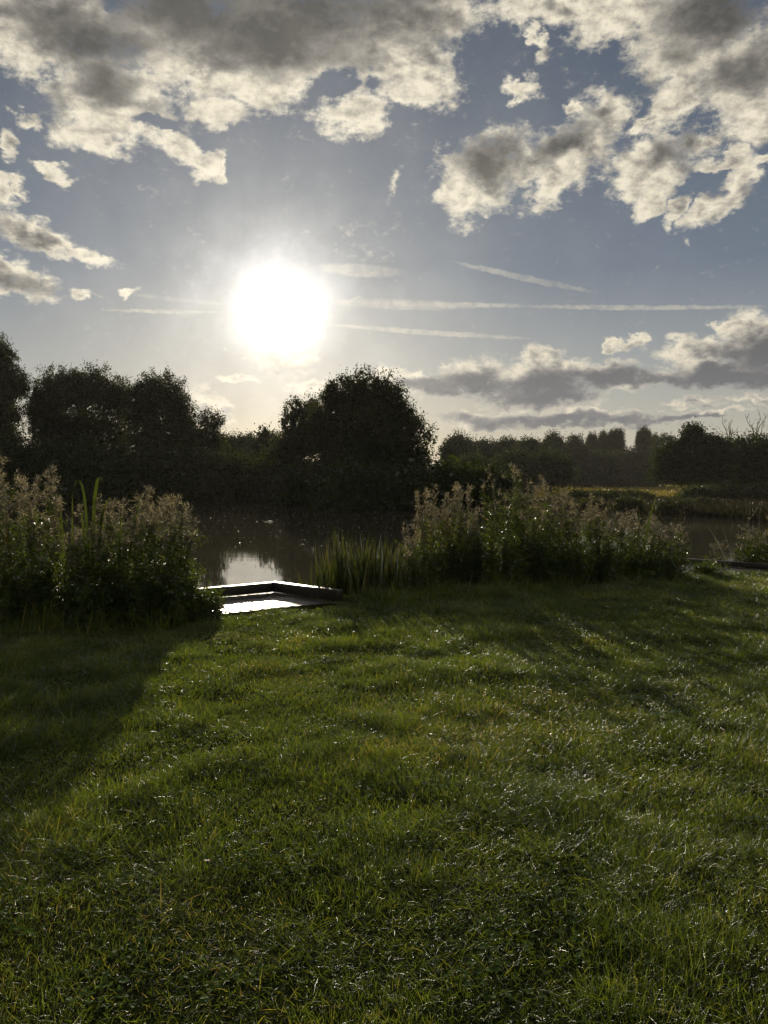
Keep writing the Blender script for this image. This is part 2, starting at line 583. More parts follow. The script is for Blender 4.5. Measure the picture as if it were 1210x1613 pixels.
M_REED = leaf_mat('sword_leaves', [(0, (.02, .034, .012)), (.6, (.04, .062, .018)), (.9, (.085, .10, .03)), (1, (.2, .17, .08))], trans=.26, tcol=(1.5, 1.5, .6),
                  rough=.3, spec=.2, tipcol=(.13, .13, .05))
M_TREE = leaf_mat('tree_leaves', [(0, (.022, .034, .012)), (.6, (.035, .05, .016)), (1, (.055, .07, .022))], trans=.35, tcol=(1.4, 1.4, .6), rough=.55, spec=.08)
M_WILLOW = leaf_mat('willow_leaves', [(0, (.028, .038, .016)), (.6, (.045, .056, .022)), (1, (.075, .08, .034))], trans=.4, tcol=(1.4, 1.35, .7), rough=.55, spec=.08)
M_BARK = pbr('bark', lambda h: h.ramp(h.noise(obco(h), 9, 4, .6), [(.3, (.018, .014, .010)), (.7, (.06, .05, .038))]), .9,
             (.5, .03, lambda h: h.noise(obco(h), 14, 5, .6)))
M_DEAD = pbr('dead_wood', lambda h: h.ramp(h.noise(obco(h), 6, 3, .6), [(.3, (.06, .05, .04)), (.7, (.13, .11, .09))]), .85)
M_STEM = pbr('herb_stems', lambda h: h.ramp(h.noise(obco(h), 7, 3, .6), [(.3, (.05, .035, .018)), (.7, (.12, .08, .035))]), .6)


def ground_col(h):
    co = obco(h)
    n1 = h.noise(co, .9, 5, .6)
    n2 = h.noise(co, 14, 4, .6)
    lawn = h.mix(n2, c4(.008, .012, .004), c4(.020, .026, .008))
    lawn = h.mix(h.ss(n1, .45, .65, 0, .5), lawn, c4(.045, .038, .018))
    sp_ = h.n('ShaderNodeSeparateXYZ')
    h.put(sp_.inputs[0], co)
    far = h.ss(sp_.outputs[1], 84, 92)
    n3 = h.noise(co, .05, 5, .6)
    n4 = h.noise(co, .6, 4, .7)
    mead = h.mix(h.ss(n3, .35, .65), c4(.20, .21, .07), c4(.32, .29, .13))
    mead = h.mix(h.m('MULTIPLY', n4, .5), mead, c4(.10, .12, .04))
    c = h.mix(far, lawn, mead)
    mud = h.ss(sp_.outputs[2], -.35, -.15, 1, 0)
    return h.mix(mud, c, c4(.03, .025, .018))


M_GROUND = pbr('turf_soil', ground_col, .95, (.6, .05, lambda h: h.noise(obco(h), 22, 5, .65)), spec=0)


def water_mat():
    m, h, out = mat_new('pond_water')
    p = h.n('ShaderNodeBsdfPrincipled')
    p.inputs['Base Color'].default_value = (.060, .054, .036, 1)
    p.inputs['Roughness'].default_value = .012
    p.inputs['IOR'].default_value = 1.333
    co = obco(h)
    st = h.v('MULTIPLY', co, (1.0, 2.3, 1.0))
    r1 = h.noise(st, 1.3, 4, .55, .4)
    r2 = h.noise(st, 7.0, 3, .5, .3)
    calm = h.ss(h.noise(co, .12, 3, .5), .38, .62, .35, 1.3)
    sy = h.n('ShaderNodeSeparateXYZ')
    h.put(sy.inputs[0], co)
    calm = h.m('MULTIPLY', calm, h.ss(sy.outputs[1], 21.0, 27.0, .40, .8))
    hgt = h.m('MULTIPLY', h.m('ADD', h.m('MULTIPLY', r1, .007), h.m('MULTIPLY', r2, .0022)), calm)
    b = h.n('ShaderNodeBump')
    b.inputs['Strength'].default_value = 1.0
    b.inputs['Distance'].default_value = .28
    h.put(b.inputs['Height'], hgt)
    h.t.links.new(b.outputs[0], p.inputs['Normal'])
    h.t.links.new(p.outputs[0], out.inputs[0])
    return m


M_WATER = water_mat()


def wood_col(h):
    co = h.v('MULTIPLY', obco(h), (1.0, 1.0, 1.0))
    return h.ramp(h.noise(co, 11, 6, .65), [(.25, (.018, .014, .010)), (.55, (.05, .038, .027)), (.8, (.09, .07, .05))])


M_DECK = pbr('wet_decking', wood_col, .25, (.35, .006, lambda h: h.noise(obco(h), 45, 5, .6)), .6,
             rough_fn=lambda h: h.ss(h.noise(obco(h), 5, 4, .6), .3, .7, .18, .5))
M_BEAM = pbr('wet_timber', lambda h: h.mix(.6, wood_col(h), c4(.008, .007, .005)), .42, (.5, .008, lambda h: h.noise(obco(h), 30, 5, .6)), .5)
M_GLINT = pbr('pale_specks', lambda h: c4(.62, .58, .5), .5)  # pale tone; on the pond flecks it stands in for sparkle
M_IRIS = leaf_mat('iris_leaves', [(0, (.045, .07, .02)), (1, (.07, .095, .028))], trans=.25, tcol=(1.6, 1.5, .6), rough=.3, spec=.25)
M_CLOVER = leaf_mat('clover_leaves', [(0, (.05, .09, .03)), (1, (.09, .14, .04))], trans=.4, tcol=(1.5, 1.5, .6), rough=.5, spec=.04)
M_DOCK = leaf_mat('broad_leaves', [(0, (.06, .12, .025)), (1, (.12, .19, .04))], trans=.5, tcol=(1.6, 1.6, .6), rough=.35, spec=.5)
M_DRY = leaf_mat('dry_leaves', [(0, (.12, .06, .03)), (1, (.28, .19, .10))], trans=.35, tcol=(1.3, 1.1, .8), rough=.5, spec=.3)

# ------------------------------------------------------------------ terrain and water
WATER_Z = -0.5
FARPX = np.array([-900, -500, -300, 300, 480, 560, 700, 850, 900, 1000, 1100, 1300, 1700, 2300])
FARPY = np.array([830, 800, 795, 795, 797, 806, 810, 800, 800, 806, 813, 830, 860, 900])


def near_shore(x):
    return 11.35 + .42 * np.clip(x, -9, 12) + .25 * (fbm(x * .7 + 3, x * 0 + 1.5) - .5) * 2


def far_shore(x, y):
    px = CX + F * x / np.maximum(y, 1)
    py = np.interp(px, FARPX, FARPY)
    d = (CAMH - WATER_Z) / ((py - HOR) / F)
    return d + 2.0 * (fbm(x * .12 + 50, y * 0 + 4.4) - .5)


def bump(x, y):
    return .08 * (fbm(x * .45, y * .45, 3) - .5) + .045 * (fbm(x * 1.7 + 5, y * 1.7 + 8, 3) - .5)


def height(x, y):
    near = near_shore(x) - y              # >0 on the lawn
    far = y - far_shore(x, y)             # >0 on the other side
    lawn = bump(x, y) * sstep(near, -.3, .8)
    zn = lawn - 1.1 * (1 - sstep(near, -1.1, .15))
    zf = -.35 + .9 * sstep(far, -3, 1.5) - .9 + .12 * sstep(far, 3, 40) + .25 * (fbm(x * .05, y * .05) - .5) * sstep(far, 5, 40)
    z = np.where(y < near_shore(x) + 6, zn, zf)
    side = sstep(np.abs(x), 75, 95) * (y > 5)
    return np.where(side > 0, np.maximum(z, -1.1 + side * 1.3), z)


def stretch(lo, hi, step, far, growth=1.14):
    a = list(np.arange(lo, hi + 1e-6, step))
    s, v = step, hi
    while v < far:
        s *= growth
        v += s
        a.append(v)
    return a


gx = stretch(0, 9, .11, 2600)
gx = np.array([-v for v in reversed(gx[1:])] + gx)
gy = np.array([-v for v in reversed(stretch(0, .1, .3, 700)[1:])] + stretch(0, 17, .11, 17.1) + stretch(17.5, 90, 1.2, 4000, 1.12))
X, Yg = np.meshgrid(gx, gy)
Z = height(X, Yg)
ny, nx = X.shape
idx = np.arange(ny * nx).reshape(ny, nx)
Q = np.stack([idx[:-1, :-1], idx[:-1, 1:], idx[1:, 1:], idx[1:, :-1]], -1).reshape(-1, 4)
tag(mesh_obj('ground', np.stack([X, Yg, Z], -1).reshape(-1, 3), Q, None, M_GROUND), kind='structure')

wx = np.linspace(-92, 92, 3)
wy = np.linspace(6, 96, 3)
WX, WY = np.meshgrid(wx, wy)
i3 = np.arange(9).reshape(3, 3)
Q = np.stack([i3[:-1, :-1], i3[:-1, 1:], i3[1:, 1:], i3[1:, :-1]], -1).reshape(-1, 4)
tag(mesh_obj('water', np.stack([WX, WY, np.full_like(WX, WATER_Z)], -1).reshape(-1, 3), Q, None, M_WATER), kind='structure')


# ------------------------------------------------------------------ fishing platforms
def prism(poly, z0, z1):
    return [(x, y, z0) for x, y in poly] + [(x, y, z1) for x, y in poly]


def bar(a, b, w, z0, z1, ext=0.0):
    a, b = np.array(a, float), np.array(b, float)
    d = (b - a) / np.linalg.norm(b - a)
    n = np.array([-d[1], d[0]]) * w / 2
    a, b = a - d * ext, b + d * ext
    return prism([a - n, b - n, b + n, a + n], z0, z1)


def platform(label, corner, dr, dl, lr, ll, ztop, group):
    """timber deck reached from the lawn; corner = the outer corner, dr/dl = unit vectors of its two kerb beams"""
    c = np.array(corner)
    dr, dl = np.array(dr), np.array(dl)
    t = thing('fishing_platform', label, 'fishing platform', (c[0], c[1], 0), group)
    boards = []
    n = int(ll / .145)
    for k in range(n):
        a = c + dl * (k * .145 + .004)
        b = c + dl * ((k + 1) * .145 - .004)
        dz = random.uniform(-.002, .002)
        boards.append(prism([a, a + dr * lr, b + dr * lr, b], -.045 + dz, .0 + dz))
    boxes_obj('deck', boards, M_DECK, t, (c[0], c[1], 0), .003)
    boxes_obj('kerb_beam', [bar(c - dr * .05, c + dr * lr, .11, .012, ztop)], M_BEAM, t, (c[0], c[1], 0), .006)
    boxes_obj('kerb_beam', [bar(c + dl * .062, c + dl * ll, .11, .014, ztop - .002)], M_BEAM, t, (c[0], c[1], 0), .006)
    for p in (c + dr * .03 + dl * .03, c + dr * (lr - .1) + dl * .05, c + dl * (ll - .1) + dr * .05, c + dr * lr * .5 + dl * .03):
        boxes_obj('post', [prism([p + (-.045, -.045), p + (.045, -.045), p + (.045, .045), p + (-.045, .045)], -1.3, -.05)], M_BEAM, t, (c[0], c[1], 0), .004)
    boxes_obj('joist', [bar(c + dl * .1, c + dl * ll, .06, -.17, -.05), bar(c + dl * .1 + dr * lr * .8, c + dl * ll + dr * lr * .8, .06, -.17, -.05)], M_BEAM, t, (c[0], c[1], 0))
    return t


def u2(x, y):
    n = math.hypot(x, y)
    return (x / n, y / n)


platform('wet timber fishing platform with low kerb beams between the left bush and the sword-leaved reeds', (-1.57, 11.26), u2(.98, -.84), u2(-.93, -.68), 1.30, 2.3, .15,
         'timber fishing platforms')
platform('timber fishing platform half hidden behind the right end of the long bush', (5.75, 15.25), u2(1.1, -1.0), u2(-.9, -1.0), 2.6, 1.7, .10, 'timber fishing platforms')


# ------------------------------------------------------------------ trees
def px2(cx, cy, rx, ry, Y):
    c = np.array(at(cx, cy, Y))
    return c, rx * Y / F, ry * Y / F


def leaf_cloud(cent, outw, n, spread, size, aspect=.5, droop=0.0, up=0.0):
    """n leaves round each twig end"""
    k = len(cent)
    C = np.repeat(cent, n, 0) + R.normal(0, 1, (k * n, 3)) * np.repeat(spread, n, 0)
    D = unit(np.repeat(outw, n, 0) * .5 + rand_dirs(k * n) + np.array([0, 0, up - droop]))
    S = unit(np.cross(D, rand_dirs(k * n)))
    L = size * R.uniform(.6, 1.35, k * n)
    return blades(C - D * (L * .5)[:, None], D, L, L * aspect, np.zeros((k * n, 3)) + np.array([0, 0, -.12]), S, (.45, 1.0, 0))


def tree(name, label, cat, Y, base_px, lobes, leaf=.17, clusters=1.3, per=26, mat=None, group=None, dens=1.0, droop=0.0, trunk_r=.22, base_z=None, depth=.75,
         limbs=True, spr=.2, up=.15, aspect=.5, stems=1):
    """lobes: (px, py, rx, ry[, density]) ellipses in photo pixels at distance Y (+ optional depth shift)"""
    mat = mat or M_TREE
    bx = at(base_px, HOR, Y)[0]
    bz = float(height(np.array([bx]), np.array([Y]))[0]) if base_z is None else base_z
    bz -= .05
    t = thing(name, label, cat, (bx, Y, bz), group)
    org = (bx, Y, bz)
    sets, tubes = [], []
    L0 = []
    for lb in lobes:
        c, rx, rz = px2(*lb[:4], Y)
        d = lb[4] if len(lb) > 4 else 1.0
        c[1] += R.uniform(-.4, .4) * rx
        ry = max(rx, rz * .6) * depth
        L0.append((c, rx, ry, rz, d))
    for c, rx, ry, rz, d in L0:
        area = rx * rz * math.pi
        nc = int(max(12, area * 11.0 * clusters * d * dens * (.2 / leaf) ** 1.3 * (26 / per)))
        dirs = rand_dirs(nc, -.9, 1)
        rad = 1 - np.abs(R.normal(0, .22, nc)) + R.normal(0, .06, nc)
        # uneven outline: lumps and hollows
        k1 = R.uniform(0, 6.28, 6)
        lump = .15 * np.sin(dirs[:, 0] * 5 + k1[0]) * np.sin(dirs[:, 2] * 6 + k1[1]) + .12 * np.sin(dirs[:, 1] * 9 + k1[2] + dirs[:, 2] * 7 + dirs[:, 0] * 8)
        rad = rad * (1 + lump)
        cent = c + dirs * np.array([rx, ry, rz]) * rad[:, None]
        keep = cent[:, 2] > bz + .1
        cent, dirs = cent[keep], dirs[keep]
        s = np.array([spr, spr, spr * 1.15]) * (leaf / .2)
        sets.append(leaf_cloud(cent, dirs, per, np.repeat([s], len(cent), 0) * R.uniform(.6, 1.3, (len(cent), 1)), leaf, aspect, droop, up))
        # dense heart of the crown
        ni = int(nc * .55)
        di = rand_dirs(ni) * (R.random((ni, 1)) ** .4) * .72
        pc = c + di * np.array([rx, ry, rz])
        pc = pc[pc[:, 2] > bz + .1]
        if len(pc):
            sets.append(leaf_cloud(pc, unit(pc - c + .01), max(4, per // 3), np.repeat([s * 1.2], len(pc), 0), leaf * 1.8, .6))
        if limbs:
            # sprigs that stick out of the crown
            ns = int(nc * .16) + 4
            dd = rand_dirs(ns, -.1, 1)
            pc = c + dd * np.array([rx, ry, rz]) * R.uniform(.95, 1.24, (ns, 1))
            sets.append(leaf_cloud(pc, dd, max(5, per // 3), np.repeat([s * np.array([.35, .35, 1.5])], ns, 0), leaf * .85, aspect, droop, up + .6))
    blade_obj('crown', sets, mat, t, org)
    # trunk and limbs
    hts = [c[2] for c, *_ in L0]
    zt = bz + (np.mean(hts) - bz) * .55
    for s_ in range(stems):
        sx = R.normal(0, .5) * (stems > 1) * 1.2
        top = np.array([bx + sx * 1.6, Y, zt])
        p0 = np.array([bx + sx, Y, bz - .3])
        tubes.append(tube([p0, p0 * .6 + top * .4 + (R.normal(0, .08), 0, 0), top], [trunk_r * 1.25, trunk_r, trunk_r * .75], 8))
        if limbs:
            for c, rx, ry, rz, d in L0[s_::stems]:
                for q in range(4):
                    e = c + rand_dirs(1, .0, 1)[0] * np.array([rx, ry, rz]) * R.uniform(.4, .95)
                    a = top if q == 0 else top * .8 + p0 * .2
                    mid = a * .5 + e * .5 + R.normal(0, .06, 3) * np.linalg.norm(e - a) + np.array([0, 0, -.04]) * np.linalg.norm(e - a)
                    tubes.append(tube([a, mid, e], [trunk_r * .55, trunk_r * .32, trunk_r * .08], 5))
    tubes_obj('trunk', tubes, M_BARK, t, org)
    return t


G_L = 'tall trees along the far bank'
G_B = 'dark bushes at the foot of the far bank'
G_D = 'distant trees behind the meadow'

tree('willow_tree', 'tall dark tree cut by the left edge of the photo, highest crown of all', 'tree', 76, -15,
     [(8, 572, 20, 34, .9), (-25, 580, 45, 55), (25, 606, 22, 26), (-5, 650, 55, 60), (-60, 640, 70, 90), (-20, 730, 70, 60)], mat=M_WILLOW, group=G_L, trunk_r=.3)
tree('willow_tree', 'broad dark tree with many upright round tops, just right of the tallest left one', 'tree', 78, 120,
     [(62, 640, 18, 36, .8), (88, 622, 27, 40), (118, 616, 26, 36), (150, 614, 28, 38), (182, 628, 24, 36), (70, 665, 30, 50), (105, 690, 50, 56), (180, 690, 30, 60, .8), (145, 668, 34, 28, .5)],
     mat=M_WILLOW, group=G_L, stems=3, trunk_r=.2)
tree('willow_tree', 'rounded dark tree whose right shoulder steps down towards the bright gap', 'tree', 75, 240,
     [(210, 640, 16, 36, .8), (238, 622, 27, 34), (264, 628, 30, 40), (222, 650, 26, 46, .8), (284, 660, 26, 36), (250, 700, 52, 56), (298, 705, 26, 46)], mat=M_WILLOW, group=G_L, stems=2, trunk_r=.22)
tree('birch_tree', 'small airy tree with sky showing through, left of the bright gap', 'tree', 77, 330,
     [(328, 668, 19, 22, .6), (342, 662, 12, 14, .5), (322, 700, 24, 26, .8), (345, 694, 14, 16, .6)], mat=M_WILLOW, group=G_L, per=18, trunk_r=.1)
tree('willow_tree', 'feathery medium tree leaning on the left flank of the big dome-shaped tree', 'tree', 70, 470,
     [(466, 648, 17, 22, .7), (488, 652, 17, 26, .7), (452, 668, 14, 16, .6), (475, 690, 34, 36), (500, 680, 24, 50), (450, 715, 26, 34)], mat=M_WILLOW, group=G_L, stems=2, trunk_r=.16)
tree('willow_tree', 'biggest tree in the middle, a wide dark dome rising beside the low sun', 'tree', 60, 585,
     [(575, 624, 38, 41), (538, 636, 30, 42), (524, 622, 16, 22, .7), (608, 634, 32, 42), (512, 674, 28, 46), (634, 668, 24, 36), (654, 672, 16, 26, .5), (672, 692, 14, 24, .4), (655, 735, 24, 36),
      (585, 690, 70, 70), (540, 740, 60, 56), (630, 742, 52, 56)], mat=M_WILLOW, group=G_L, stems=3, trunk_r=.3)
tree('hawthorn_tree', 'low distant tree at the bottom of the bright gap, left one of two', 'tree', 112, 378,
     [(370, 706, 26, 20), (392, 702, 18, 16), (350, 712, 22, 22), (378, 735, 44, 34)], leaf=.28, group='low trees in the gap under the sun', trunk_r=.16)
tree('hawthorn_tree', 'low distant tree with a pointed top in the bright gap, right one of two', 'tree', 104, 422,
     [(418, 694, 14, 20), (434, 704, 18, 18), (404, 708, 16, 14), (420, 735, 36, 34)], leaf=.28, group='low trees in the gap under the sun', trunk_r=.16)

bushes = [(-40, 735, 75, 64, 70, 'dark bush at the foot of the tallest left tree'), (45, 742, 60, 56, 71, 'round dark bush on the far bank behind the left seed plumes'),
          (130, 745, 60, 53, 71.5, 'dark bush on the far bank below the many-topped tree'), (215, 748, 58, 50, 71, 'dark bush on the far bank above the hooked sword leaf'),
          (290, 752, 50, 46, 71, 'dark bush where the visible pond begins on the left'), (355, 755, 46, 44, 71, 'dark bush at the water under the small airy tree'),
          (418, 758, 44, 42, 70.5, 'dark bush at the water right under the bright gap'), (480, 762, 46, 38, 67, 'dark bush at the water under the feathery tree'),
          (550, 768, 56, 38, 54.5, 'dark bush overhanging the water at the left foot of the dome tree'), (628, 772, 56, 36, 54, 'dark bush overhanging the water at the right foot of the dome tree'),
          (700, 770, 44, 42, 56, 'dark bush on the far bank behind the pink seed plumes'), (765, 768, 50, 36, 57, 'dark bush on the far bank behind the tallest herbs of the right bush')]
for px, py, rx, ry, Y, lab in bushes:
    tree('bank_bush', lab, 'bush', Y, px, [(px, py, rx, ry), (px - rx * .45, py + 8, rx * .6, ry * .8), (px + rx * .45, py + 6, rx * .6, ry * .85), (px, py + ry * .7, rx * 1.1, ry * .5)], leaf=.26, per=20,
         group=G_B, limbs=False, trunk_r=.08, mat=M_TREE, spr=.24)

far = [(722, 704, 26, 20, 150, 'distant tree with a small raised top just right of the dome tree'), (760, 712, 30, 20, 170, 'distant low tree second in the row right of the dome tree'),
       (800, 708, 28, 18, 165, 'distant rounded tree third in the row right of the dome tree'), (836, 706, 24, 16, 150, 'distant flat-topped tree above the tallest herbs'),
       (872, 702, 18, 22, 190, 'distant slender tree rising slightly over the row'), (905, 708, 20, 22, 200, 'distant tree left of the upright poplars'),
       (1045, 706, 22, 20, 210, 'distant tree between the last poplar and the oak')]
for i, (px, py, rx, ry, Y, lab) in enumerate(far):
    tree('distant_tree', lab, 'tree', Y, px, [(px, py, rx * .8, ry), (px - rx * .5, py + 8, rx * .6, ry * .8), (px + rx * .5, py + 7, rx * .6, ry * .8), (px, py + 30, rx * 1.25, 32)],
         leaf=.34, per=18, group=G_D, trunk_r=.25, spr=.2, base_z=-.1)
pop = [(932, 698, 9, 20, 'leftmost of the upright poplars on the skyline'), (950, 696, 8, 21, 'second upright poplar from the left on the skyline'),
       (970, 693, 14, 22, 'stoutest upright poplar in the middle of the skyline group'), (1014, 692, 12, 24, 'tall poplar standing apart near the oak'),
       (1031, 696, 5, 17, 'thinnest poplar, right beside the tall one near the oak')]
for px, py, rx, ry, lab in pop:
    tree('poplar_tree', lab, 'tree', 225, px, [(px, py + 3, rx * .8, ry * .95), (px - rx * .5, py + 2, rx * .5, ry * .75), (px + rx * .5, py + 1, rx * .5, ry * .8), (px, py + 14, rx * 1.2, ry * .7)], leaf=.26, per=14, clusters=1.3,
         group='upright poplars on the skyline', trunk_r=.3, up=1.0, spr=.17, base_z=-.1)
for px, py, rx, ry, Y, lab in [(868, 738, 34, 28, 108, 'near dark round tree in front of the distant row'), (940, 738, 46, 30, 205, 'dark wood edge under the leftmost poplars'),
                               (1005, 738, 40, 30, 205, 'dark wood edge under the tall separate poplar'), (812, 742, 36, 34, 112, 'dark bushy tree behind the tallest herbs, left of the round one'),
                               (745, 745, 34, 30, 116, 'dark bushy tree at the left end of the distant row')]:
    tree('dark_tree', lab, 'tree', Y, px, [(px, py, rx, ry), (px - rx * .5, py + 6, rx * .6, ry * .9), (px + rx * .5, py + 6, rx * .6, ry * .9)],
         leaf=.3 if Y < 150 else .45, per=20, group='dark trees in front of the distant row', trunk_r=.2, limbs=False, base_z=-.1)
tree('oak_tree', 'spreading dark oak at the right whose low boughs reach the lit meadow', 'tree', 92, 1092,
     [(1086, 684, 16, 15), (1098, 692, 20, 16), (1064, 706, 18, 15), (1118, 700, 20, 15), (1140, 712, 14, 12), (1050, 722, 24, 20), (1130, 715, 26, 26), (1090, 725, 48, 32), (1046, 746, 24, 17, .8), (1080, 750, 34, 18), (1130, 748, 34, 22)],
     leaf=.26, trunk_r=.35)
for px, py, rx, ry, lab in [(1165, 722, 30, 34, 'dark tree joined to the right side of the oak'), (1215, 718, 40, 36, 'dark tree cut by the right edge of the photo')]:
    tree('dark_tree', lab, 'tree', 98, px, [(px, py, rx, ry), (px - 16, py + 12, rx * .8, ry), (px + 14, py + 20, rx, ry)], leaf=.28, trunk_r=.2, group='dark trees right of the oak')


def bare_tree(label, px, tops, Y):
    bx = at(px, HOR, Y)[0]
    t = thing('dead_tree', label, 'dead tree', (bx, Y, -.2), 'bare dead treetops over the right wood')
    tb = []
    fork = np.array(at(px, 700, Y))
    tb.append(tube([(bx, Y, -.4), (bx + .1, Y, 2.5), tuple(fork)], [.2, .15, .09], 6))
    for qx, qy in tops:
        e = np.array(at(qx, qy, Y)) + (0, R.uniform(-1, 1), 0)
        mid = (fork + e) / 2 + R.normal(0, .18, 3)
        q3 = fork * .25 + e * .75 + R.normal(0, .12, 3)
        tb.append(tube([fork, mid, q3, e], [.075, .05, .035, .015], 5))
        for _ in range(4):
            s = mid * (1 - (w := R.uniform(0, .8))) + e * w
            f = s + np.array([R.normal(0, .35), R.normal(0, .3), R.uniform(.3, .9)])
            tb.append(tube([s, (s + f) / 2 + R.normal(0, .05, 3), f], [.03, .022, .01], 4))
    tubes_obj('trunk', tb, M_DEAD, t, (bx, Y, -.2))


bare_tree('bare dead branches over the wood, left set beside the oak', 1148, [(1136, 655), (1145, 668), (1155, 660), (1163, 672)], 104)
bare_tree('bare dead branches over the wood, right set near the photo edge', 1190, [(1175, 652), (1186, 668), (1193, 650), (1206, 652), (1212, 662)], 104)

# low cover on the right far bank
for px, py, rx, ry, Y, lab in [(925, 787, 36, 10, 80, 'low dark hedge in front of the lit meadow, left piece'), (985, 787, 40, 10, 82, 'low dark hedge in front of the lit meadow, middle piece'),
                               (1150, 780, 70, 12, 78, 'low dark hedge under the oak and the trees right of it')]:
    tree('hedge', lab, 'hedge', Y, px, [(px, py, rx, ry), (px - rx * .5, py, rx * .6, ry), (px + rx * .5, py, rx * .6, ry * .9)], leaf=.2, per=24, dens=3.0, group='low hedges along the meadow',
         limbs=False, trunk_r=.06, base_z=-.7)
for px, py, rx, ry, Y, lab in [(992, 796, 26, 17, 51, 'small rounded willow shrub at the water in front of the meadow'), (1066, 799, 36, 15, 50, 'wide low willow shrub shaped like a mound at the water'),
                               (1108, 795, 24, 12, 51, 'pale low shrub touching the mound-shaped willow'), (930, 797, 30, 12, 53, 'low shrub on the far bank left of the small rounded willow')]:
    tree('willow_shrub', lab, 'shrub', Y, px, [(px, py, rx, ry), (px - rx * .4, py + 2, rx * .6, ry * .9), (px + rx * .4, py + 2, rx * .6, ry * .9)], leaf=.15, per=22,
         group='willow shrubs on the far bank', limbs=False, trunk_r=.05, mat=M_WILLOW, up=.5, spr=.12, aspect=.25)


# ------------------------------------------------------------------ bank plants
def tuft(P, n, hmin, hmax, wd, lean, bendk, prof=(1, 1, .85, .6, 0)):
    """n sword blades growing from points P"""
    D = unit(np.stack([R.normal(0, lean, n), R.normal(0, lean, n), np.ones(n)], 1))
    a = R.uniform(0, 6.28, n)
    B = np.stack([np.cos(a), np.sin(a), -.35 * np.ones(n)], 1) * (np.abs(R.normal(0, bendk, n)))[:, None]
    S = unit(np.cross(D, np.stack([np.cos(a + 1.57 * R.uniform(.4, 1.6, n)), np.sin(a), np.zeros(n)], 1) + .01))
    return blades(P, D, R.uniform(hmin, hmax, n), R.uniform(.7, 1.2, n) * wd, B, S, prof)


def spot(px, Y):
    x = (px - CX) / F * Y
    return x, float(height(np.array([x]), np.array([Y]))[0])


def sword_clump(name, label, px, Y, n, top_py, halfw, wd=.022, group=None, hmin=.55, lean=.10, bendk=.18, cat='reeds', mat=None):
    x, z = spot(px, Y)
    z = max(z, WATER_Z - .1)
    H = CAMH + (HOR - top_py) / F * Y - z
    t = thing(name, label, cat, (x, Y, z), group)
    P = np.stack([x + R.normal(0, halfw * Y / F * .55, n), Y + R.normal(0, .16, n), np.full(n, z - .02)], 1)
    blade_obj('leaf_blades', [tuft(P, n, H * hmin, H, wd, lean, bendk)], mat or M_REED, t, (x, Y, z))
    # a few dead blades at the foot
    m = n // 3
    P = np.stack([x + R.normal(0, halfw * Y / F * .6, m), Y + R.normal(0, .18, m), np.full(m, z - .01)], 1)
    blade_obj('dead_blades', [tuft(P, m, H * .2, H * .5, wd * .7, .5, .6)], M_DRY, t, (x, Y, z))
    return t


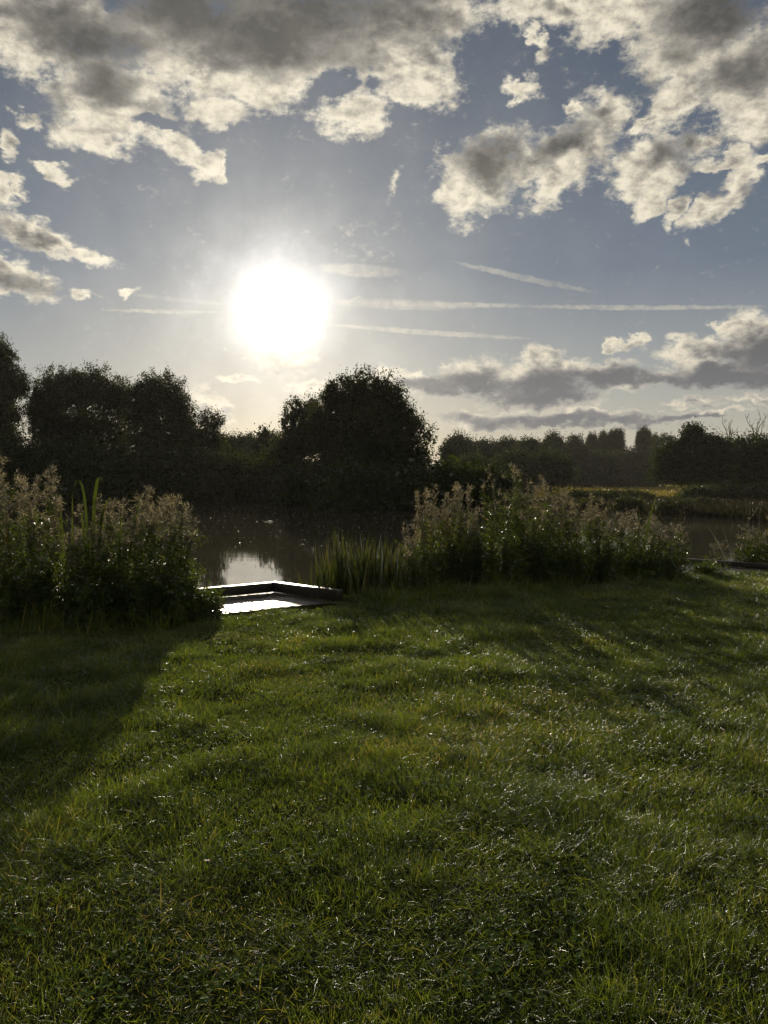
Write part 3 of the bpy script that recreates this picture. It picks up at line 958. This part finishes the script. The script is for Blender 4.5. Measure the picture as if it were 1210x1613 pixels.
def herb(name, label, px, top_py, halfw, Y, stems=11, fluff=1.0, leafk=1.0, yellow=.0, group=None, cat='tall herb', leafL=.068, spread_y=.28, hvar=.16):
    """clump of upright leafy stems topped with feathery seed heads"""
    x, z = spot(px, Y)
    H = CAMH + (HOR - top_py) / F * Y - z
    t = thing(name, label, cat, (x, Y, z), group)
    org = (x, Y, z)
    hw = halfw * Y / F
    bx = x + R.normal(0, hw * .55, stems)
    by = Y + R.normal(0, spread_y, stems)
    bz = height(bx, by) - .03
    bz = np.maximum(bz, z - .25)
    hts = H * (1 - np.abs(R.normal(0, hvar, stems)))
    hts *= np.exp(-.5 * ((bx - x) / max(hw, .05) * .75) ** 2 * (1.0 if fluff > 0 else .15))
    hts[0] = H
    bx[0], by[0] = x, Y
    hts = hts - (bz - z)
    tx = bx + (bx - x) * .35 + R.normal(0, .06, stems)
    ty = by + R.normal(0, .06, stems)
    tb, LS, FS, YS = [], [], [], []
    for i in range(stems):
        b0 = np.array([bx[i], by[i], bz[i]])
        b2 = np.array([tx[i], ty[i], bz[i] + hts[i]])
        b1 = (b0 + b2) / 2 + np.array([R.normal(0, .03), R.normal(0, .03), 0])
        f = lambda w: b0 * (1 - w)[:, None] ** 2 + 2 * b1 * ((1 - w) * w)[:, None] + b2 * (w ** 2)[:, None]
        tb.append(tube(f(np.linspace(0, 1, 6)), np.linspace(.0055, .0012, 6), 4))
        # leaves, dense from foot to the flowering top, longest in the middle
        nl = int(hts[i] * 150 * leafk)
        w = .02 + .90 * R.random(nl) ** (1.5 if fluff > 0 else 1.0)
        P = f(w) + R.normal(0, .012, (nl, 3))
        a = R.uniform(0, 6.28, nl)
        D = unit(np.stack([np.cos(a), np.sin(a), R.uniform(-.1, .9, nl)], 1))
        side = unit(np.cross(D, np.array([0, 0, 1.0])) + R.normal(0, .35, (nl, 3)))
        Lf = leafL * R.uniform(.6, 1.35, nl) * (1.15 - .75 * w)
        S_ = blades(P, D, Lf * 1.15, Lf * .25, np.stack([0 * a, 0 * a, -R.uniform(.1, .6, nl)], 1), side, (.3, 1, .75, 0))
        (YS if R.random() < yellow else LS).append(S_)
        # side shoots filling the clump
        ns = int((16 if fluff == 0 else 12) * leafk * max(hts[i], .4))
        for _ in range(ns):
            w0 = np.array([R.uniform(.05, .78 if fluff > 0 else .9)])
            p = f(w0)[0]
            d = unit(np.array([R.normal(0, 1), R.normal(0, .8), R.uniform(.4, 1.2)]))
            ln = R.uniform(.08, .22)
            m = 14
            ww = R.uniform(.1, 1, m)
            P = p + d * (ww * ln)[:, None] + R.normal(0, .01, (m, 3))
            D = unit(rand_dirs(m) + d * .6)
            Lf = leafL * .62 * R.uniform(.6, 1.2, m)
            LS.append(blades(P, D, Lf, Lf * .34, np.tile([0, 0, -.3], (m, 1)), unit(np.cross(D, rand_dirs(m))), (.4, 1, .7, 0)))
        # seed head: split pods and curled fluff on short side branches
        if fluff > 0:
            nb = int(6 * fluff) + 2
            for _ in range(nb):
                w0 = np.array([1 - .20 * R.random() ** 1.4])
                p = f(w0)[0]
                d = unit(np.array([R.normal(0, .8), R.normal(0, .8), R.uniform(.6, 1.6)]))
                ln = R.uniform(.05, .13) * (1.35 - w0[0] * .6)
                m = 13
                ww = R.uniform(0, 1, m)
                P = p + d * (ww * ln)[:, None] + R.normal(0, .012, (m, 3))
                D = unit(rand_dirs(m) + d)
                Lf = R.uniform(.018, .05, m)
                FS.append(blades(P, D, Lf, R.uniform(.005, .011, m), rand_dirs(m) * .7, unit(np.cross(D, rand_dirs(m))), (.7, 1, .6, 0)))
    tubes_obj('stems', tb, M_STEM, t, org)
    if LS:
        blade_obj('leaves', LS, M_LEAF, t, org)
    if YS:
        blade_obj('yellow_leaves', YS, M_LEAFY, t, org)
    if FS:
        blade_obj('seed_heads', FS, M_FLUFF, t, org)
    return t


GL = 'tall herbs of the left bush'
left = [(12, 724, 20, 9.7, 1.6, 'fluffy seed-headed herb at the left edge, tallest of the left bush'), (48, 765, 20, 9.5, 1.0, 'herb with thin plumes, second from the left edge of the left bush'),
        (84, 740, 18, 9.6, 1.7, 'herb with a broad pinkish plume, tall second peak of the left bush'), (122, 800, 20, 9.3, .5, 'low green herb in the dip left of the hooked sword leaves'),
        (158, 805, 20, 9.4, .7, 'leafy herb in the dip right behind the hooked sword leaves'), (180, 782, 16, 9.5, 1.5, 'herb with a rounded plume right of the hooked sword leaves'),
        (210, 785, 16, 9.4, 1.2, 'herb with a plume beside the single yellow-green sword leaf'), (240, 770, 15, 9.3, 1.6, 'tall plumed herb with one sprig curling right, near the pond edge'),
        (262, 786, 14, 9.3, 1.4, 'plumed herb third from the right end of the left bush'), (280, 800, 9, 9.2, 1.3, 'rightmost plumed herb of the left bush, against the water')]
for px, ty, hw, Y, fl, lab in left:
    herb('willowherb', lab, px, ty, hw, Y, stems=12, fluff=fl, group=GL, yellow=.12)
front = [(-30, 870, 34, 9.0, 'dark leafy undergrowth at the left edge in front of the plumes'), (25, 880, 30, 8.9, 'dark undergrowth below the tallest left plume'),
         (75, 880, 28, 8.9, 'dark undergrowth below the broad pinkish plume'), (125, 885, 28, 8.9, 'dark undergrowth below the hooked sword leaves'),
         (172, 890, 26, 8.9, 'dark undergrowth below the rounded plume'), (218, 890, 24, 8.95, 'dark undergrowth below the single yellow-green sword leaf'),
         (258, 892, 20, 9.0, 'dark undergrowth near the right end of the left bush'), (282, 895, 10, 9.0, 'sunlit-edged undergrowth forming the right end of the left bush')]
for px, ty, hw, Y, lab in front:
    herb('undergrowth_plant', lab, px, ty, hw, Y, stems=16, fluff=0, leafk=1.5, group='leafy undergrowth of the left bush', cat='undergrowth', leafL=.075, spread_y=.22, hvar=.22)
herb('nettle_plant', 'low leafy nettle clump spilling from the left bush over the platform corner', 322, 924, 24, 9.15, stems=22, fluff=0, leafk=1.7, cat='nettles', leafL=.068, spread_y=.14, hvar=.35)

GR = 'tall herbs of the right bush'
right = [(640, 832, 22, 11.9, .7, .6, 'low arching yellowish herb leaning over the reeds at the left end of the right bush'),
         (676, 766, 16, 12.2, 1.7, .5, 'pink plumed herb at the left end of the right bush'), (705, 775, 18, 12.1, 1.1, .5, 'yellowing herb between the two leftmost pink plumes'),
         (724, 762, 12, 12.3, 1.6, .3, 'second pink plumed herb of the right bush, slender'), (748, 800, 18, 12.0, .5, .3, 'dark leafy herb in the dip before the tallest herbs'),
         (774, 736, 15, 12.5, .35, .1, 'green pointed herb, first of the tallest peaks of the right bush'), (812, 732, 16, 12.6, .35, .1, 'green pointed herb, second of the tallest peaks of the right bush'),
         (838, 768, 14, 12.5, .7, .1, 'herb with whitish plumes right of the tallest peaks'), (868, 756, 15, 12.6, 1.5, .2, 'rosy plumed herb near the middle of the right bush'),
         (893, 772, 15, 12.7, 1.0, .2, 'herb with thin plume right of the rosy plumed one'), (932, 782, 12, 12.9, 1.3, .3, 'slim plumed herb in front of the far willow shrubs'),
         (960, 802, 18, 12.9, 1.0, .5, 'golden brown herb right of the slim plumed one'), (998, 806, 18, 13.0, .9, .6, 'reddish leaved herb at the foot of the yellow sword leaf'),
         (1030, 812, 16, 13.1, .7, .4, 'leafy herb second from the right end of the right bush'), (1058, 824, 14, 13.2, .8, .2, 'rightmost herb of the right bush, against the water')]
for px, ty, hw, Y, fl, ye, lab in right:
    herb('willowherb', lab, px, ty, hw, Y, stems=13, fluff=fl, group=GR, yellow=ye, leafL=.072)
rf = [(665, 860, 24, 11.7, 'shaded undergrowth below the leftmost pink plumes'), (712, 850, 26, 11.8, 'shaded undergrowth below the slender pink plume'),
      (762, 840, 28, 11.9, 'shaded undergrowth below the first tall green peak'), (810, 835, 28, 12.0, 'shaded undergrowth below the second tall green peak'),
      (858, 840, 28, 12.1, 'shaded undergrowth below the rosy plumed herb'), (908, 850, 28, 12.2, 'shaded undergrowth below the slim plumed herb'),
      (955, 855, 26, 12.3, 'shaded undergrowth below the golden brown herb'), (1000, 860, 26, 12.5, 'shaded undergrowth below the yellow sword leaf'),
      (905, 832, 26, 13.4, 'added undergrowth behind the slim plumed herb that blocks bright water reflections'), (985, 835, 28, 13.6, 'added undergrowth behind the reddish leaved herb that blocks bright water reflections'),  # two clumps added to block bright pond reflections in the bush gaps
      (830, 828, 26, 13.2, 'dense undergrowth at the water behind the tallest green peaks'),
      (1042, 868, 22, 12.7, 'shaded undergrowth at the right end of the right bush')]
for px, ty, hw, Y, lab in rf:
    herb('undergrowth_plant', lab, px, ty, hw, Y, stems=18, fluff=0, leafk=1.4, group='leafy undergrowth of the right bush', cat='undergrowth', leafL=.08, spread_y=.26, hvar=.2)

# sword-leaved clumps
GS = 'sword-leaved reeds by the platform'
for px, ty, hw, Y, n, lab in [(488, 872, 12, 11.5, 26, 'short sparse reeds at the left end, behind the platform beam'), (513, 845, 14, 11.3, 50, 'reed clump just right of the short sparse ones'),
                              (538, 818, 17, 11.4, 80, 'tallest reed clump with one blade standing above the rest'), (566, 834, 16, 11.3, 75, 'dense dark reed clump right of the tallest'),
                              (590, 830, 15, 11.4, 60, 'reed clump with upright separate blades in the middle'), (618, 842, 16, 11.4, 75, 'arching reed clump left of the yellowish herb'),
                              (645, 855, 15, 11.5, 65, 'rightmost reed clump at the foot of the pink plumed herb')]:
    sword_clump('reed_clump', lab, px, Y, n, ty, hw, group=GS, wd=.028, hmin=.5, lean=.09, bendk=.13)


def leaf_fan(name, label, px, Y, leaves, cat='iris'):
    """a few single wide blades given by their bend: (dx px at foot, top py, bend px sideways, width)"""
    x, z = spot(px, Y)
    t = thing(name, label, cat, (x, Y, z))
    k = Y / F
    sets = []
    for dx, ty, bend, wd, hook in leaves:
        H = CAMH + (HOR - ty) / F * Y - z
        P = np.array([[x + dx * k, Y, z]])
        D = np.array([[0.02, 0, 1.0 + hook]])
        B = np.array([[bend * k / H, -.02, -hook]])
        S = unit(np.array([[1.0, .35, .0]]))
        sets.append(blades(P, D, np.array([H]), np.array([wd]), B, S, (.8, 1, 1, 1, 1, .95, .9, .8, .55, 0)))
    blade_obj('leaf_blades', sets, M_IRIS, t, (x, Y, z))


leaf_fan('yellow_iris', 'iris with two wide leaves hooked over at the tip, rising from the left bush', 145, 9.05,
         [(-2, 760, 18, .038, 1.5), (-7, 768, -24, .028, 1.6), (4, 790, 12, .035, .2), (-10, 800, -10, .035, .1), (6, 790, 34, .02, 1.5)])
leaf_fan('yellow_iris', 'single pointed yellow-green iris leaf slanting right out of the left bush', 190, 9.0, [(4, 776, 26, .030, .0), (-6, 800, 4, .026, .0), (-80, 775, 2, .024, 0.), (-90, 790, -8, .024, .1)])
leaf_fan('yellow_iris', 'bright yellow-green iris leaf standing over the right end of the right bush', 1010, 12.8, [(2, 776, 20, .045, .05), (-8, 800, 3, .035, .0)])

# right edge
for px, ty, hw, Y, lab in [(1140, 845, 22, 15.2, 'sparse glinting herb at the water behind the right platform'), (1185, 820, 24, 15.0, 'bushy herb behind the right platform, near the photo edge'),
                           (1215, 815, 24, 14.6, 'dense rounded herb cut by the right photo edge')]:
    herb('undergrowth_plant', lab, px, ty, hw, Y, stems=20, fluff=.3, leafk=1.2, group='herbs behind the right platform', cat='undergrowth', leafL=.09)
sword_clump('reed_clump', 'small fan of pale reeds over the herbs at the right edge', 1178, 15.6, 16, 796, 9, wd=.03, cat='reeds')
sword_clump('reed_clump', 'single tall dark reed tuft at the right edge', 1205, 15.4, 6, 778, 3, wd=.025, lean=.03, bendk=.05)
herb('undergrowth_plant', 'small leafy tuft on the lawn beside the left end of the right platform', 1112, 888, 16, 13.4, stems=12, fluff=0, leafk=1.6, cat='undergrowth', leafL=.07, spread_y=.12, hvar=.3)

for px, Y, ty, lab in [(60, 8.45, 925, 'long grass tuft at the shaded foot of the left bush, leftmost'), (150, 8.4, 935, 'long grass tuft at the shaded foot of the left bush, below the hooked sword leaves'),
                       (245, 8.5, 930, 'long grass tuft at the shaded foot of the left bush, near its right end'), (680, 11.2, 893, 'long grass tuft at the foot of the right bush below the pink plumes'),
                       (790, 11.35, 885, 'long grass tuft at the foot of the right bush below its tallest peak'), (890, 11.6, 885, 'long grass tuft at the foot of the right bush below the rosy plume'),
                       (980, 11.9, 880, 'long grass tuft at the foot of the right bush below the golden brown herb')]:
    sword_clump('grass_tuft', lab, px, Y, 110, ty, 34, wd=.007, group='long grass tufts at the foot of the bushes', hmin=.35, lean=.3, bendk=.45, cat='grass tuft', mat=M_GRASS)


# ------------------------------------------------------------------ reed bed on the far bank, lawn, small things
M_BEDREED = leaf_mat('reed_bed_leaves', [(0, (.02, .022, .010)), (.6, (.032, .034, .014)), (1, (.06, .052, .024))], trans=.2, tcol=(1.3, 1.2, .6), rough=.5, spec=.1)


def reed_bed():
    n = 5200
    u = R.uniform(0, 1, n)
    px = 1075 + u * 230
    Y = 47 + R.uniform(0, 1, n) * 9
    px = np.concatenate([px, R.uniform(880, 1300, 6000)])
    Y = np.concatenate([Y, np.zeros(6000)])
    n = len(px)
    x = (px - CX) / F * Y
    wide_ = Y < 1
    Y = np.where(wide_, 55, Y)
    x = (px - CX) / F * Y
    Y = far_shore(x, Y) + R.uniform(0, 1, n) ** 1.3 * np.where(wide_, 34, 9) - .6
    x = (px - CX) / F * Y
    z = np.maximum(height(x, Y), -.55)
    H = np.where(wide_, .34, .75) * (.75 + .6 * fbm(x * .3, Y * .3)) * R.uniform(.6, 1.1, n)
    D = unit(np.stack([R.normal(0, .16, n), R.normal(0, .16, n), np.ones(n)], 1))
    a = R.uniform(0, 6.28, n)
    S = np.stack([np.cos(a), np.sin(a), 0 * a], 1)
    o = blade_obj('reed_bed', [blades(np.stack([x, Y, z], 1), D, H, np.full(n, .06), np.stack([np.cos(a) * .2, np.sin(a) * .2, -.1 + 0 * a], 1), S, (1, 1, .6, 0))], M_BEDREED)
    tag(o, 'brownish reeds crowding the far bank below the oak', 'reed bed', kind='stuff')


reed_bed()


def meadow_grass():
    n = 16000
    Y = 87 * (250 / 87) ** R.uniform(0, 1, n)
    px = R.uniform(840, 1300, n)
    x = (px - CX) / F * Y
    z = height(x, Y)
    a = R.uniform(0, 6.28, n)
    k = Y / 100
    o = blade_obj('meadow_grass', [blades(np.stack([x, Y, z - .02], 1), unit(np.stack([R.normal(0, .3, n), R.normal(0, .3, n), np.ones(n)], 1)), R.uniform(.25, .55, n), .10 * k * R.uniform(.6, 1.4, n),
                                          np.stack([.3 * np.cos(a), .3 * np.sin(a), -.1 + 0 * a], 1), np.stack([np.cos(a), np.sin(a), 0 * a], 1), (1, .8, 0))], M_LEAFY)
    tag(o, 'pale sunlit meadow grass beyond the pond', 'meadow grass', kind='stuff')


meadow_grass()


def lawn():
    # candidate points, kept with a density that falls with distance from the path where one stands
    N = 6500000
    Y = .7 + 15.5 * R.random(N) ** 1.12
    x = R.uniform(-11, 12, N)
    keepw = np.abs(x) < .62 * Y + 1.6
    dens = np.clip(3.6 / Y, .25, 1.0)
    patch = fbm(x * 2.6 + 40, Y * 2.6 + 7, 3)
    keep = keepw & (R.random(N) < dens * (.6 + .9 * sstep(patch, .32, .6))) & (Y < near_shore(x) + .15)
    # leave the platform decks free
    def on_deck(x, Y, c, dr, dl, lr, ll, m):
        a = (x - c[0]) * dr[0] + (Y - c[1]) * dr[1]
        b = (x - c[0]) * dl[0] + (Y - c[1]) * dl[1]
        return (a > -.1) & (a < lr + m) & (b > -.1) & (b < ll + m)
    edge = 9.52 + .42 * (x + 1.9) + .07 * np.sin(x * 9) + .10 * np.sin(x * 3.1 + 1)
    keep &= ~(on_deck(x, Y, (-1.57, 11.26), u2(.98, -.84), u2(-.93, -.68), 1.75, 2.3, 0) & (Y > edge))
    keep &= ~(on_deck(x, Y, (5.75, 15.25), u2(1.1, -1), u2(-.9, -1), 2.6, 1.7, 0) & (Y > 13.55))
    x, Y, patch = x[keep], Y[keep], patch[keep]
    n = len(x)
    z = height(x, Y)
    long_ = sstep(fbm(x * 2.1 + 3, Y * 2.1 + 2, 3), .45, .7)
    flat = sstep(fbm(x * 1.9 + 71, Y * 1.9 + 33, 2), .45, .7)
    swirl = fbm(x * .9 + 9, Y * .9 + 90, 2) * 12.6
    ang = swirl + R.normal(0, 2.2, n)
    tilt = np.clip(np.abs(R.normal(.2, .6, n)) + flat * .4, 0, 1.4)
    D = np.stack([np.cos(ang) * np.sin(tilt), np.sin(ang) * np.sin(tilt), np.cos(tilt)], 1)
    L = R.gamma(7, 1 / 7, n) * (.034 + .036 * long_) * (1 + .35 * (patch - .5))
    bank = near_shore(x) - Y
    underb = ((x < -2.05) | ((x > -.3) & (x < 5.2)))
    L = L * (1 + 2.4 * sstep(bank, 1.9, .9) * underb * R.random(n) ** 1.5)
    wide = np.clip(Y / 3.4, 1.0, 2.9)
    Wd = R.uniform(.0014, .0030, n) * wide
    bend = np.abs(R.normal(0, .45, n))
    a2 = ang + R.normal(0, .5, n)
    B = np.stack([np.cos(a2) * bend, np.sin(a2) * bend, -.55 * bend], 1)
    S = unit(np.cross(D, np.stack([np.cos(a2 + R.normal(0, .5, n)), np.sin(a2), .1 + 0 * a2], 1)) + 1e-4)
    print('grass blades', n)
    tw = R.normal(0, .6, (n, 3))
    S = unit(S + tw)
    V, q, t, r_, h_ = blades(np.stack([x, Y, z - .006], 1), D, L, Wd, B, S, (.9, 1.0, .7, 0))
    # patches of paler, drier blades
    dry = sstep(fbm(x * 1.1 + 120, Y * 1.1 + 64, 3), .50, .72)
    r_ = np.clip(np.repeat(R.random(n) ** 1.15 * .90 + dry * .22 * R.random(n), 7), 0, 1)
    o = blade_obj('grass', [(V, q, t, r_, h_)], M_GRASS)
    tag(o, 'dewy green lawn grass in front of the pond', 'grass', kind='stuff')


lawn()


# broad-leaved weeds, fallen leaves and pale flowers in the lawn
def weed(label, px, py, n, L, mat, name='dock_plant', cat='weed', group='broad-leaved weeds in the lawn', flatk=.35):
    d = pix_dir(px, py)
    k = -CAMH / d[2]
    x, Y = d[0] * k, d[1] * k
    z = float(height(np.array([x]), np.array([Y]))[0])
    a = R.uniform(0, 6.28, n)
    D = unit(np.stack([np.cos(a), np.sin(a), flatk + R.uniform(0, .5, n)], 1))
    S = unit(np.cross(D, np.array([0, 0, 1.0])) + R.normal(0, .2, (n, 3)))
    P = np.tile([x, Y, z + .035], (n, 1)) + R.normal(0, .012, (n, 3)) * [1, 1, .3]
    Lf = L * R.uniform(.7, 1.2, n)
    o = blade_obj(name, [blades(P, D, Lf, Lf * .42, np.tile([0, 0, -.5], (n, 1)), S, (.25, .8, 1, .9, .5, 0))], mat, None, (x, Y, z))
    tag(o, label, cat, group)


weed('bright green dock rosette in the lawn at middle right', 1040, 1128, 7, .075, M_DOCK)
weed('small bright weed just right of the middle right dock rosette', 1062, 1124, 5, .06, M_DOCK)
weed('dark-leaved weed above the middle right dock rosette', 1008, 1104, 8, .085, M_LEAF)
weed('small bright weed at the right edge of the lawn', 1202, 1172, 5, .06, M_DOCK)
weed('green weed with few leaves at lower right edge', 1190, 1292, 6, .05, M_DOCK)
weed('single round-leaved weed near the bottom of the lawn', 916, 1526, 4, .028, M_DOCK)
weed('green weed in the lawn below the bottom right of centre', 1070, 1440, 4, .03, M_DOCK)
for px, py, lab in [(362, 1158, 'pale curled fallen leaf in the lawn left of centre'), (870, 1186, 'pale curled fallen leaf right of centre in the lawn'), (958, 962, 'pale fallen leaf in the shade before the right bush'),
                    (1003, 966, 'second pale fallen leaf in the shade before the right bush'), (560, 1000, 'pale fallen leaf in the sunny strip before the platform'), (1047, 998, 'pale fallen leaf on the lawn at the shadow edge'),
                    (325, 1372, 'tan fallen leaf in the lawn at lower left'), (845, 1015, 'tan fallen leaf at the edge of the big shadow')]:
    weed(lab, px, py, 2, .06 * max(.55, min(1.2, 190 / (py - HOR))), M_GLINT if py < 1010 else M_DRY, 'fallen_leaf', 'fallen leaf', 'fallen leaves on the lawn', .2)


def clover():
    pts = []
    for k in range(70):
        Y = 2.0 + 6.5 * R.random() ** 1.3
        x = R.uniform(-.6 * Y, .6 * Y)
        m = int(R.uniform(14, 46))
        pts.append(np.stack([x + R.normal(0, .07, m), Y + R.normal(0, .07, m)], 1))
    P = np.concatenate(pts)
    n = len(P)
    z = height(P[:, 0], P[:, 1]) + R.uniform(.02, .05, n)
    C = np.repeat(np.column_stack([P, z]), 3, 0)
    a = np.repeat(R.uniform(0, 6.28, n), 3) + np.tile([0, 2.09, 4.19], n)
    D = unit(np.stack([np.cos(a), np.sin(a), R.uniform(-.1, .5, 3 * n)], 1))
    S = unit(np.cross(D, np.array([0, 0, 1.0])) + R.normal(0, .25, (3 * n, 3)))
    o = blade_obj('clover', [blades(C, D, R.uniform(.011, .019, 3 * n), R.uniform(.010, .016, 3 * n), np.zeros((3 * n, 3)), S, (.2, .9, .8, 0))], M_CLOVER)
    tag(o, 'small round clover leaves scattered through the lawn', 'clover', kind='stuff')


clover()


# pale flecks painted as sparkle on the pond, and one small pale shape
def flecks():
    n = 520
    Y = 22 * (64 / 22) ** R.uniform(0, 1, n) ** .6
    px = R.uniform(300, 700, n)
    x = (px - CX) / F * Y
    a = R.uniform(0, 6.28, n)
    D = np.stack([np.cos(a), np.sin(a), .25 + 0 * a], 1)
    S = np.stack([-np.sin(a), np.cos(a), R.normal(0, .3, n)], 1)
    L = R.uniform(.025, .06, n)
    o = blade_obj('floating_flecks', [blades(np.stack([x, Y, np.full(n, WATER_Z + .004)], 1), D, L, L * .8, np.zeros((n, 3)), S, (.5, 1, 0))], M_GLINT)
    tag(o, 'pale floating flecks painted as sparkle on the pond', 'floating flecks', kind='stuff')


flecks()
fx, fy, _ = at(424, 822, 40)  # small pale shape of no settled kind lying on the water
tb = [tube([(fx - .30, fy + .1, WATER_Z + .01), (fx - .1, fy, WATER_Z + .02), (fx + .08, fy, WATER_Z + .03), (fx + .18, fy + .05, WATER_Z + .01)], [.01, .03, .04, .02], 7)]
o = tubes_obj('floating_shape', tb, M_GLINT, None, (fx, fy, WATER_Z))
tag(o, 'small pale shape floating in the middle of the pond', 'floating_shape')


# ------------------------------------------------------------------ thin haze added for the veil of glare
def haze_box():
    m, h, out = mat_new('haze_veil')
    v = h.n('ShaderNodeVolumePrincipled')
    v.inputs['Color'].default_value = (.95, .93, .88, 1)
    v.inputs['Density'].default_value = .00015
    v.inputs['Anisotropy'].default_value = .25
    h.t.links.new(v.outputs[0], out.inputs['Volume'])
    lo, hi = (-420, -30, -3), (420, 620, 32)
    c = [(lo[0], lo[1]), (hi[0], lo[1]), (hi[0], hi[1]), (lo[0], hi[1])]
    o = boxes_obj('haze', [prism(c, lo[2], hi[2])], m)
    tag(o, 'thin pale haze added as a veil of glare over the pond and meadow', 'haze', kind='stuff')


haze_box()
